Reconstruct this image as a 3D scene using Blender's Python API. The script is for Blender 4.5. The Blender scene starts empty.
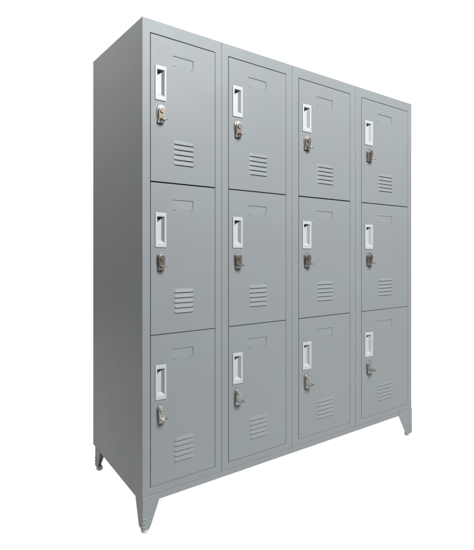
import bpy, bmesh, math, random
from mathutils import Vector, Matrix

scene = bpy.context.scene
COL = scene.collection
R = math.radians
rng = random.Random(7)

# ------------------------------------------------------------------ sizes
W, D, H = 1.590, 0.535, 1.700          # cabinet body
LEAN = 0.0495                          # the floor climbs slightly to the back
SIDE_FALL = 0.014                      # and falls slightly to the right
LEG = 0.106
SEAMS = [0.0, .2085, .4420, .7063, 1.0]
DOOR_X = [(.0201, .1888), (.2298, .4186), (.4672, .6803), (.7352, .9772)]
ROWS = [(.0290, .3345), (.3373, .6554), (.6570, .9704)]   # from the top, share of H


def floor_z(x, y):
    return -LEG - SIDE_FALL * x


# ------------------------------------------------------------------ helpers
def build(name, bm, mats, parent=None, lean=True, smooth=True, ang=32):
    if lean:
        for v in bm.verts:
            v.co.z += LEAN * v.co.y
    bmesh.ops.recalc_face_normals(bm, faces=bm.faces)
    me = bpy.data.meshes.new(name)
    bm.to_mesh(me)
    bm.free()
    for m in (mats if isinstance(mats, (list, tuple)) else [mats]):
        me.materials.append(m)
    if smooth:
        for p in me.polygons:
            p.use_smooth = True
        me.set_sharp_from_angle(angle=R(ang))
    o = bpy.data.objects.new(name, me)
    COL.objects.link(o)
    if smooth:
        wn = o.modifiers.new('weighted_normals', 'WEIGHTED_NORMAL')
        wn.keep_sharp = True
        wn.weight = 80
    if parent:
        o.parent = parent
    return o


def box(bm, x0, x1, y0, y1, z0, z1, mi=0):
    vs = [bm.verts.new((x, y, z)) for z in (z0, z1) for y in (y0, y1) for x in (x0, x1)]
    fs = []
    for q in ((0, 2, 3, 1), (4, 5, 7, 6), (0, 1, 5, 4), (2, 6, 7, 3), (0, 4, 6, 2), (1, 3, 7, 5)):
        f = bm.faces.new([vs[i] for i in q])
        f.material_index = mi
        fs.append(f)
    return vs, fs


def bevel(bm, edges, w, seg=2):
    if edges:
        bmesh.ops.bevel(bm, geom=edges, offset=w, segments=seg, profile=0.5, affect='EDGES', clamp_overlap=True)


def prism(bm, pts, vec, mi=0):
    """Extrude the closed outline pts (3D) along vec."""
    a = [bm.verts.new(p) for p in pts]
    b = [bm.verts.new(Vector(p) + Vector(vec)) for p in pts]
    n = len(a)
    out = [bm.faces.new(a), bm.faces.new(b[::-1])]
    for i in range(n):
        out.append(bm.faces.new((a[i], b[i], b[(i + 1) % n], a[(i + 1) % n])))
    for f in out:
        f.material_index = mi
    return a, b, out


# ------------------------------------------------------------------ materials
def nodes_of(m):
    m.use_nodes = True
    nt = m.node_tree
    return nt, nt.nodes, nt.links, nt.nodes['Principled BSDF']


def paint(name, base, rough=0.46, var=0.06, peel=0.05, wave=0.42):
    m = bpy.data.materials.new(name)
    nt, N, L, b = nodes_of(m)
    tc = N.new('ShaderNodeTexCoord')
    n1 = N.new('ShaderNodeTexNoise'); n1.inputs['Scale'].default_value = 5; n1.inputs['Detail'].default_value = 6
    L.new(tc.outputs['Object'], n1.inputs['Vector'])
    mx = N.new('ShaderNodeMix'); mx.data_type = 'RGBA'
    mx.inputs[6].default_value = (base[0] * (1 + .4 * var), base[1] * (1 - var), base[2] * (1 - .6 * var), 1)
    mx.inputs[7].default_value = (base[0] * (1 - 1.1 * var), base[1] * (1 + .9 * var), base[2] * (1 + var), 1)
    L.new(n1.outputs['Fac'], mx.inputs[0]); L.new(mx.outputs[2], b.inputs['Base Color'])
    mr = N.new('ShaderNodeMapRange'); mr.inputs['To Min'].default_value = rough - .05; mr.inputs['To Max'].default_value = rough + .06
    n3 = N.new('ShaderNodeTexNoise'); n3.inputs['Scale'].default_value = 14; n3.inputs['Detail'].default_value = 8
    L.new(tc.outputs['Object'], n3.inputs['Vector'])
    L.new(n3.outputs['Fac'], mr.inputs['Value']); L.new(mr.outputs[0], b.inputs['Roughness'])
    n2 = N.new('ShaderNodeTexNoise'); n2.inputs['Scale'].default_value = 420; n2.inputs['Detail'].default_value = 2
    L.new(tc.outputs['Object'], n2.inputs['Vector'])
    bp = N.new('ShaderNodeBump'); bp.inputs['Strength'].default_value = peel; bp.inputs['Distance'].default_value = .001
    L.new(n2.outputs['Fac'], bp.inputs['Height'])
    n4 = N.new('ShaderNodeTexNoise'); n4.inputs['Scale'].default_value = 2.6; n4.inputs['Detail'].default_value = 1
    L.new(tc.outputs['Object'], n4.inputs['Vector'])
    b2 = N.new('ShaderNodeBump'); b2.inputs['Strength'].default_value = wave; b2.inputs['Distance'].default_value = .02
    L.new(n4.outputs['Fac'], b2.inputs['Height']); L.new(bp.outputs['Normal'], b2.inputs['Normal'])
    L.new(b2.outputs['Normal'], b.inputs['Normal'])
    b.inputs['Specular IOR Level'].default_value = .12
    return m


def simple(name, base, rough=.4, metal=0.0, spec=.5, scale=60, var=.06):
    m = bpy.data.materials.new(name)
    nt, N, L, b = nodes_of(m)
    tc = N.new('ShaderNodeTexCoord')
    n1 = N.new('ShaderNodeTexNoise'); n1.inputs['Scale'].default_value = scale; n1.inputs['Detail'].default_value = 4
    L.new(tc.outputs['Object'], n1.inputs['Vector'])
    mx = N.new('ShaderNodeMix'); mx.data_type = 'RGBA'
    mx.inputs[6].default_value = (*[c * (1 - var) for c in base], 1)
    mx.inputs[7].default_value = (*[min(1, c * (1 + var)) for c in base], 1)
    L.new(n1.outputs['Fac'], mx.inputs[0]); L.new(mx.outputs[2], b.inputs['Base Color'])
    mr = N.new('ShaderNodeMapRange'); mr.inputs['To Min'].default_value = rough * .8; mr.inputs['To Max'].default_value = rough * 1.25
    L.new(n1.outputs['Fac'], mr.inputs['Value']); L.new(mr.outputs[0], b.inputs['Roughness'])
    b.inputs['Metallic'].default_value = metal
    b.inputs['Specular IOR Level'].default_value = spec
    return m


GREY = paint('grey_powder_coat', (.1195, .1232, .1242))
INSIDE = simple('inside_shadow_grey', (.10, .105, .11), .6)
WHITE = simple('white_plastic', (.212, .221, .217), .5, spec=.3, scale=25, var=.05)
POCKET_SHADE = simple('pocket_shade_grey', (.17, .17, .172), .6)  # shade in the handle recess, put into a darker colour
NICKEL = simple('worn_nickel', (.30, .295, .285), .46, 1.0)
WARM_REFLECT = simple('warm_reflection_metal', (.165, .135, .108), .5, 1.0)  # brownish room reflection put into the metal colour, upper two rows
GLIDE = simple('pale_plastic', (.27, .275, .27), .6)


def emissive_white(name, strength):
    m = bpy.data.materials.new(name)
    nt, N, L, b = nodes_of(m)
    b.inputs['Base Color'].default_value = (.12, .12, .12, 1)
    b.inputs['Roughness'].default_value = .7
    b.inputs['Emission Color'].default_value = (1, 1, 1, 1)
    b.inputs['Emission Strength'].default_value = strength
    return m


GLOW = emissive_white('white_glow', 1.0)  # added glow that keeps the ground pure white, without contact shadows

# ------------------------------------------------------------------ setting
# floor and backdrop, both made to glow, turned to stand square behind the cabinet's corner
FWD, RGT = Vector((.5805, .8146, 0)), Vector((.8146, -.5805, 0))
ORG = Vector((-.6425, -1.4697, 0))
D0, D1, L0, L1 = 1.0, 4.3, -3.1, 3.8


def ground(d, l):
    p = ORG + FWD * d + RGT * l
    return Vector((p.x, p.y, floor_z(p.x, p.y) + LEAN * p.y))


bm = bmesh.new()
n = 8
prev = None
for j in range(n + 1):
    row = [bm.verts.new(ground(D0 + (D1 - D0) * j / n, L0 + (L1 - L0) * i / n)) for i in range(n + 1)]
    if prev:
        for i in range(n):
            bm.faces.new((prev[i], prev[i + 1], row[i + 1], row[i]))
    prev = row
fl = build('floor', bm, GLOW, lean=False)
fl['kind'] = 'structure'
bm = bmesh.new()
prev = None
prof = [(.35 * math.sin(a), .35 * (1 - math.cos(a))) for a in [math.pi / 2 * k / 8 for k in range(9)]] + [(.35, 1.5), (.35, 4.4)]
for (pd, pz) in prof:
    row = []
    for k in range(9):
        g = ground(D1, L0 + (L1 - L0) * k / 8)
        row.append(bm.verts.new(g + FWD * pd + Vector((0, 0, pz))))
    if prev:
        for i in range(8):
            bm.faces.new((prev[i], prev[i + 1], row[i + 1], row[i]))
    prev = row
bd = build('backdrop', bm, GLOW, lean=False)
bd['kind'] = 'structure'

# ------------------------------------------------------------------ cabinet
root = bpy.data.objects.new('locker_cabinet', None)
COL.objects.link(root)
root['label'] = 'grey steel locker cabinet of twelve doors in four columns, on short tapered legs'
root['category'] = 'locker'

BASE = .022
FD = .022      # depth of the front frames
# base tray
bm = bmesh.new()
vs, fs = box(bm, 0, W, -.0018, D - .0005, 0, BASE)
bevel(bm, [e for e in bm.edges if all(v.co.y < 0 for v in e.verts)], .0014)
build('base_rail', bm, GREY, root)

# front frames, one per column; their rounded outer edges make the seams
for i in range(4):
    x0 = SEAMS[i] * W + (.0003 if i else 0)
    x1 = SEAMS[i + 1] * W - (.0003 if i < 3 else 0)
    a0, a1 = DOOR_X[i][0] * W - .0022, DOOR_X[i][1] * W + .0014
    z0, z1 = BASE, H
    b0, b1 = H * (1 - ROWS[2][1]) - .002, H * (1 - ROWS[0][0]) + .0028
    bm = bmesh.new()
    rings = []
    for y in (0, FD):
        rings.append(([bm.verts.new(p) for p in ((x0, y, z0), (x1, y, z0), (x1, y, z1), (x0, y, z1))],
                      [bm.verts.new(p) for p in ((a0, y, b0), (a1, y, b0), (a1, y, b1), (a0, y, b1))]))
    (o0, i0), (o1, i1) = rings
    for k in range(4):
        l = (k + 1) % 4
        bm.faces.new((o0[k], o0[l], i0[l], i0[k]))
        bm.faces.new((o1[k], i1[k], i1[l], o1[l]))
        bm.faces.new((o0[k], o1[k], o1[l], o0[l]))
        bm.faces.new((i0[k], i0[l], i1[l], i1[k]))
    ed = []
    for e in bm.edges:
        if all(v.co.y == 0 for v in e.verts):
            inn = all(v in i0 for v in e.verts)
            out = all(v in o0 for v in e.verts)
            if inn or (out and not all(v.co.z == z0 for v in e.verts)):
                ed.append(e)
    soft = [e for e in ed if i == 0 and all(v.co.x == 0 for v in e.verts)]
    bevel(bm, [e for e in ed if e not in soft], .0017, 2)
    bevel(bm, [e for e in bm.edges if i == 0 and all(v.co.y == 0 and v.co.x == 0 for v in e.verts)], .004, 4)
    build('door_frame', bm, GREY, root)

# side panels, back, top
for s in (0, 1):
    bm = bmesh.new()
    x0, x1 = (0, .010) if s == 0 else (W - .010, W)
    box(bm, x0, x1, FD, D, BASE, H)
    xo = 0 if s == 0 else W
    bevel(bm, [e for e in bm.edges if all(v.co.x == xo for v in e.verts) and (all(v.co.z == H for v in e.verts) or all(v.co.y == D for v in e.verts))], .002)
    build('side_panel', bm, GREY, root)
bm = bmesh.new(); box(bm, .010, W - .010, D - .010, D - .001, BASE, H - .010)
build('back_panel', bm, GREY, root)
bm = bmesh.new(); box(bm, .010, W - .010, FD, D - .001, H - .010, H - .001)
build('top_panel', bm, GREY, root)
# inner partitions and shelves, seen only as the dark of the door gaps
for i in range(1, 4):
    bm = bmesh.new(); box(bm, SEAMS[i] * W - .004, SEAMS[i] * W + .004, FD + .001, D - .011, BASE, H - .011)
    build('partition', bm, INSIDE, root)
for i in range(4):
    for r in (0, 1):
        z = H * (1 - (ROWS[r][1] + ROWS[r + 1][0]) / 2)
        bm = bmesh.new(); box(bm, SEAMS[i] * W + .0105, SEAMS[i + 1] * W - .0105, FD + .004, D - .012, z - .006, z + .006)
        build('shelf', bm, INSIDE, root)


# ------------------------------------------------------------------ doors
def make_vent(u0, u1, ztop, zbot, parent, w, yf):
    bm = bmesh.new()
    n_s = 5
    pitch = (ztop - zbot) / n_s
    nx, npf = 14, 6
    for k in range(n_s):
        zt = ztop - k * pitch
        grid = []
        for a in range(nx + 1):
            t = a / nx
            x = u0 + (u1 - u0) * t
            e = min(t, 1 - t) / .11
            s = 1 if e >= 1 else math.sin(e * math.pi / 2) ** .8 if e > 0 else 0
            colv = []
            for b in range(npf + 1):
                q = b / npf
                out = .0044 * s * q ** 1.1
                colv.append(bm.verts.new((x, yf - out + .0004 * (1 - s), zt - pitch * .72 * q * (0.9 + .1 * s))))
            # lip turned back under the hood
            colv.append(bm.verts.new((x, yf - .0040 * s, zt - pitch * .75 * (0.9 + .1 * s))))
            colv.append(bm.verts.new((x, yf + .003, zt - pitch * .70 * (0.9 + .1 * s))))
            grid.append(colv)
        for a in range(nx):
            for b in range(npf + 2):
                f = bm.faces.new((grid[a][b], grid[a][b + 1], grid[a + 1][b + 1], grid[a + 1][b]))
                f.material_index = 1 if b == npf + 1 else 0
    return build('vent', bm, [GREY, INSIDE], parent)


def make_handle(x0, x1, zt, zb, yf, parent):
    w, h = x1 - x0, zt - zb
    rl, rr, rt, rb = w * .17, w * .16, h * .115, h * .125
    bm = bmesh.new()
    pr = .0035

    def loop(a0, a1, c0, c1, y):
        return [bm.verts.new(p) for p in ((a0, y, c0), (a1, y, c0), (a1, y, c1), (a0, y, c1))]
    A = loop(x0, x1, zb, zt, yf + .002)
    B = loop(x0, x1, zb, zt, yf - pr)
    C = loop(x0 + rl, x1 - rr, zb + rb, zt - rt, yf - pr)
    iw = w - rl - rr
    ih = h - rt - rb
    # tray back: deeper at the top, a lit ramp at the foot
    bx0, bx1 = x0 + rl + .001, x1 - rr - iw * .27
    bz0, bz1 = zb + rb + ih * .10, zt - rt - .001
    dp = .0085
    E = [bm.verts.new(p) for p in ((bx0, yf + dp, bz0), (bx1, yf + dp, bz0), (bx1, yf + dp, bz1), (bx0, yf + dp, bz1))]
    for P, Q in ((A, B), (B, C), (C, E)):
        for k in range(4):
            l = (k + 1) % 4
            bm.faces.new((P[k], P[l], Q[l], Q[k]))
    p = bm.verts.new((bx0, yf + dp, bz1 - ih * .26))
    q = bm.verts.new((bx1, yf + dp, bz1 - ih * .05))
    for f in list(bm.faces):
        if set(f.verts) == {C[3], C[0], E[0], E[3]}:
            bm.faces.remove(f)
            bm.faces.new((C[3], C[0], E[0], p, E[3]))
        elif set(f.verts) == {C[1], C[2], E[2], E[1]}:
            bm.faces.remove(f)
            bm.faces.new((C[1], C[2], E[2], q, E[1]))
    bm.faces.new((E[0], E[1], q, p))
    deep = [bm.verts.new(v.co + Vector((0, .008, 0))) for v in (p, q, E[2], E[3])]
    top = [p, q, E[2], E[3]]
    for k in range(4):
        l = (k + 1) % 4
        f = bm.faces.new((top[k], top[l], deep[l], deep[k])); f.material_index = 1
    f = bm.faces.new(deep); f.material_index = 1
    ed = [e for e in bm.edges if all(v in B for v in e.verts) or all(v in C for v in e.verts)]
    cor = [e for e in bm.edges if (e.verts[0] in A and e.verts[1] in B) or (e.verts[1] in A and e.verts[0] in B)]
    bevel(bm, ed + cor, .0016, 2)
    return build('recessed_handle', bm, [WHITE, POCKET_SHADE], parent)


def make_lock(xc, w, zt, zb, yf, parent, warm_cast):
    bm = bmesh.new()
    h = zt - zb
    # arched escutcheon
    def arch(r, z_lo, z_hi, y0, y1, mi, bv):
        pts = [(xc - r, y0, z_lo), (xc + r, y0, z_lo)]
        for k in range(13):
            a = math.pi * k / 12
            pts.append((xc + r * math.cos(a), y0, z_hi - r + r * math.sin(a)))
        b2 = bmesh.new()
        a_, b_, fs = prism(b2, pts, (0, y1 - y0, 0), mi)
        bevel(b2, [e for e in b2.edges if all(abs(v.co.y - y1) < 1e-6 for v in e.verts)], bv, 2)
        tmp = bpy.data.meshes.new('t'); b2.to_mesh(tmp); b2.free(); bm.from_mesh(tmp); bpy.data.meshes.remove(tmp)
    arch(w * .50, zb + h * .05, zt, yf, yf - .0035, 0, .001)
    arch(w * .40, zb + h * .10, zt - h * .08, yf - .003, yf - .013, 1 if warm_cast else 0, .0025)
    # turning plug
    c = []
    zc = zt - h * .32
    rr = w * .24
    for k in range(16):
        a = 2 * math.pi * k / 16
        c.append((xc + rr * math.cos(a), yf - .0128, zc + rr * math.sin(a)))
    prism(bm, c, (0, -.004, 0), 1 if warm_cast else 0)
    # hasp tongue, standing out from the lower end, with a padlock eye
    zq = zb + h * .20
    yo = yf - (.0215 if warm_cast else .024)
    xt = xc + w * .16
    ro, ri = w * .36, w * .17
    outer, inner = [], []
    for k in range(16):
        a = 2 * math.pi * k / 16
        dx, dy = math.cos(a), math.sin(a)
        inner.append((xt + ri * dx, yo + ri * dy))
        if dy > .1:
            outer.append((xt + (ro if dx > 0 else -ro) * (1 if abs(dx) > .35 else abs(dx) / .35), yf - .008))
        else:
            outer.append((xt + ro * dx, yo + ro * dy))
    th = .0045
    lo = [bm.verts.new((x, y, zq)) for x, y in outer]; lo_i = [bm.verts.new((x, y, zq)) for x, y in inner]
    hi = [bm.verts.new((x, y, zq + th)) for x, y in outer]; hi_i = [bm.verts.new((x, y, zq + th)) for x, y in inner]
    for k in range(16):
        l = (k + 1) % 16
        bm.faces.new((hi[k], hi[l], hi_i[l], hi_i[k])); bm.faces.new((lo[l], lo[k], lo_i[k], lo_i[l]))
        bm.faces.new((lo[k], lo[l], hi[l], hi[k])); bm.faces.new((lo_i[l], lo_i[k], hi_i[k], hi_i[l]))
    # block below the tongue
    vs, fs = box(bm, xc - w * .42, xc + w * .30, yf - .012, yf, zb, zq - .001)
    turn = Matrix.Translation((xc, 0, (zt + zb) / 2)) @ Matrix.Rotation(R(rng.uniform(-4, 4)), 4, 'Y') @ Matrix.Rotation(R(7 if warm_cast else 2), 4, 'X') @ Matrix.Translation((-xc, 0, -(zt + zb) / 2))
    bmesh.ops.transform(bm, matrix=turn, verts=bm.verts)
    return build('lock', bm, [NICKEL, WARM_REFLECT], parent)


YF = .0006
DT = .019
for i in range(4):
    dx0, dx1 = DOOR_X[i][0] * W, DOOR_X[i][1] * W
    dw = dx1 - dx0
    U = lambda u: dx0 + dw * u
    for r in range(3):
        zt, zb = H * (1 - ROWS[r][0]) + rng.uniform(-.0006, .0006), H * (1 - ROWS[r][1]) + rng.uniform(-.0006, .0006)
        Z = lambda dv: zt - dv * H
        hx0, hx1 = U(.060), U(.222)
        hz1, hz0 = Z(.0625), Z(.1355)
        cx0, cx1, cz1, cz0 = U(.318), U(.640), Z(.0335), Z(.0530)
        bm = bmesh.new()
        xs = sorted([dx0, hx0 + .003, hx1 - .003, cx0, cx1, dx1])
        zs = sorted([zb, hz0 + .003, hz1 - .003, cz0, cz1, zt])
        V = [[bm.verts.new((x, YF, z)) for z in zs] for x in xs]
        hole, card = None, None
        for a in range(5):
            for b in range(5):
                xm, zm = (xs[a] + xs[a + 1]) / 2, (zs[b] + zs[b + 1]) / 2
                if hx0 < xm < hx1 and hz0 < zm < hz1:
                    hole = [V[a][b], V[a + 1][b], V[a + 1][b + 1], V[a][b + 1]]
                    continue
                if cx0 < xm < cx1 and cz0 < zm < cz1:
                    card = [V[a][b], V[a + 1][b], V[a + 1][b + 1], V[a][b + 1]]
                    continue
                bm.faces.new((V[a][b], V[a + 1][b], V[a + 1][b + 1], V[a][b + 1]))
        # stamped card slot: steep at the top and right, running out to the left and foot
        cw, ch = cx1 - cx0, cz1 - cz0
        K = [bm.verts.new(p) for p in ((cx0 + cw * .35, YF + .0006, cz0 + ch * .12), (cx1 - .0014, YF + .0022, cz0 + ch * .20),
                                       (cx1 - .0014, YF + .0026, cz1 - .0012), (cx0 + cw * .02, YF + .0024, cz1 - .0012))]
        for k in range(4):
            l = (k + 1) % 4
            bm.faces.new((card[k], card[l], K[l], K[k]))
        bm.faces.new(K)
        # rim and back
        rim = [V[a][0] for a in range(6)] + [V[5][b] for b in range(1, 6)] + [V[a][5] for a in range(4, -1, -1)] + [V[0][b] for b in range(4, 0, -1)]
        back = [bm.verts.new((v.co.x, YF + DT, v.co.z)) for v in rim]
        m_ = len(rim)
        for k in range(m_):
            bm.faces.new((rim[k], rim[(k + 1) % m_], back[(k + 1) % m_], back[k]))
        bm.faces.new(back)
        rimset = set(rim)
        ed = [e for e in bm.edges if e.verts[0] in rimset and e.verts[1] in rimset and
              ((e.verts[0].co.x == e.verts[1].co.x and e.verts[0].co.x in (dx0, dx1) or e.verts[0].co.z == e.verts[1].co.z and e.verts[0].co.z in (zb, zt)))
              and abs(e.verts[0].co.y - e.verts[1].co.y) < 1e-7]
        ed = [e for e in bm.edges if len(e.link_faces) == 2 and e.verts[0] in rimset and e.verts[1] in rimset and e.calc_face_angle(0) > 1.0]
        bevel(bm, ed, .0024, 3)
        # two lanced tabs that hold the card
        for (tx0, tx1) in ((cx0 + cw * .02, cx0 + cw * .16), (cx1 - cw * .10, cx1 - cw * .01)):
            box(bm, tx0, tx1, YF - .0012, YF + .002, cz0 - .0042, cz0 - .0008)
        door = build('door', bm, GREY, root)
        make_handle(hx0, hx1, hz1, hz0, YF, door)
        make_lock(U(.142), dw * .112, Z(.1455), Z(.1830), YF, door, r < 2)
        dv0, dv1 = ((.2140, .2690), (.2240, .2785), (.2230, .2775))[r]
        make_vent(U(.335), U(.660), Z(dv0), Z(dv1), door, dw, YF)

# ------------------------------------------------------------------ legs
def leg(sx, sy):
    x = 0 if sx == 0 else W
    y = 0 if sy == 0 else D
    ix = 1 if sx == 0 else -1        # direction into the body
    iy = 1 if sy == 0 else -1
    pad = .014
    zf = floor_z(x, y)
    zb = zf + pad
    t = .0022
    up = .0212
    x_o = x + ix * (.0 if sy == 0 else .005)
    y_o = y - iy * (.0032 if sy == 0 else -.012)
    bm = bmesh.new()
    # plate along the front (or back) and plate along the side, meeting in the corner
    wide = (.118, .054) if (sx == 1 and sy == 0) else (.062, .027)
    for wt, wb, side in ((*wide, 0), (.064, .034, 1)):
        tp = up if (side == 0 and sy == 0) else -.0003
        ol = [(0, tp), (wt, tp), (wt, -.002), (wb + .003, zb + .008), (wb - .002, zb), (.002, zb), (0, zb + .003)]
        if side == 0:
            prism(bm, [(x_o + ix * a, y_o, z) for a, z in ol], (0, iy * t, 0))
        else:
            prism(bm, [(x_o, y_o + iy * a, z) for a, z in [(max(p, t), q) for p, q in ol]], (ix * t, 0, 0))
    # pressed beads round the corner above the foot
    for k in range(3):
        zc = zb + .011 + k * .0135
        c = bmesh.new()
        bmesh.ops.create_uvsphere(c, u_segments=20, v_segments=10, radius=1)
        for v in c.verts:
            v.co = Vector((x_o + ix * .0075 + v.co.x * .0112, y_o + iy * .0075 + v.co.y * .0112, zc + v.co.z * .0048))
        tm = bpy.data.meshes.new('t'); c.to_mesh(tm); c.free(); bm.from_mesh(tm); bpy.data.meshes.remove(tm)
    bevel(bm, [e for e in bm.edges if abs(e.verts[0].co.z - e.verts[1].co.z) < 1e-6 and e.verts[0].co.z > .01 and e.calc_length() > .03], .0008, 1)
    lg = build('leg', bm, GREY, root)
    # levelling foot
    bm = bmesh.new()
    cx, cy = x_o + ix * (.022 if sx and not sy else .0145), y_o + iy * .0155
    prof = [(.0, zb + .004), (.010, zb + .004), (.0125, zb), (.0140, zb - .006), (.0138, zf + .002), (.012, zf), (0, zf)]
    rings = []
    for rr, z in prof:
        rings.append([bm.verts.new((cx + rr * math.cos(2 * math.pi * k / 20), cy + rr * math.sin(2 * math.pi * k / 20), z)) for k in range(20)])
    for a, b in zip(rings, rings[1:]):
        for k in range(20):
            l = (k + 1) % 20
            bm.faces.new((a[k], a[l], b[l], b[k]))
    bmesh.ops.remove_doubles(bm, verts=bm.verts, dist=1e-5)
    build('foot', bm, GLIDE, lg)


for sx in (0, 1):
    for sy in (0, 1):
        leg(sx, sy)

# ------------------------------------------------------------------ light
world = bpy.data.worlds.new('World')
scene.world = world
world.use_nodes = True
bg = world.node_tree.nodes['Background']
bg.inputs['Color'].default_value = (.96, .98, 1, 1)
bg.inputs['Strength'].default_value = 0.12


def area(name, loc, target, size, power, color=(1, 1, 1)):
    l = bpy.data.lights.new(name, 'AREA')
    l.shape = 'RECTANGLE'
    l.size, l.size_y = size
    l.energy = power
    l.color = color
    o = bpy.data.objects.new(name, l)
    COL.objects.link(o)
    o.location = loc
    o.rotation_euler = (Vector(target) - Vector(loc)).to_track_quat('-Z', 'Y').to_euler()
    return o


area('key_softbox', (1.15, -3.6, 3.7), (.75, 0, 1.1), (2.4, 1.5), 790, (.96, .99, 1))
area('added_side_fill', (-1.3, .27, 3.05), (0, .27, 1.5), (.8, .8), 106, (1, .965, .94))  # unseen fill, added to lighten the upper part of the left side

# ------------------------------------------------------------------ camera
cam = bpy.data.cameras.new('camera')
co = bpy.data.objects.new('camera', cam)
COL.objects.link(co)
co.location = (-.6425, -1.4697, .8735)
F = Vector((.5805, .8146, 0)).normalized()
co.rotation_euler = F.to_track_quat('-Z', 'Y').to_euler()
cam.sensor_fit = 'VERTICAL'
cam.sensor_height = 36
cam.lens = 450.8 / 550 * 36
cam.shift_y = (253.6 - 275) / 550
cam.clip_start = .05
cam.clip_end = 200
scene.camera = co

vs = scene.view_settings
vs.view_transform = 'Standard'
vs.look = 'None'
vs.exposure = 0
vs.gamma = 1
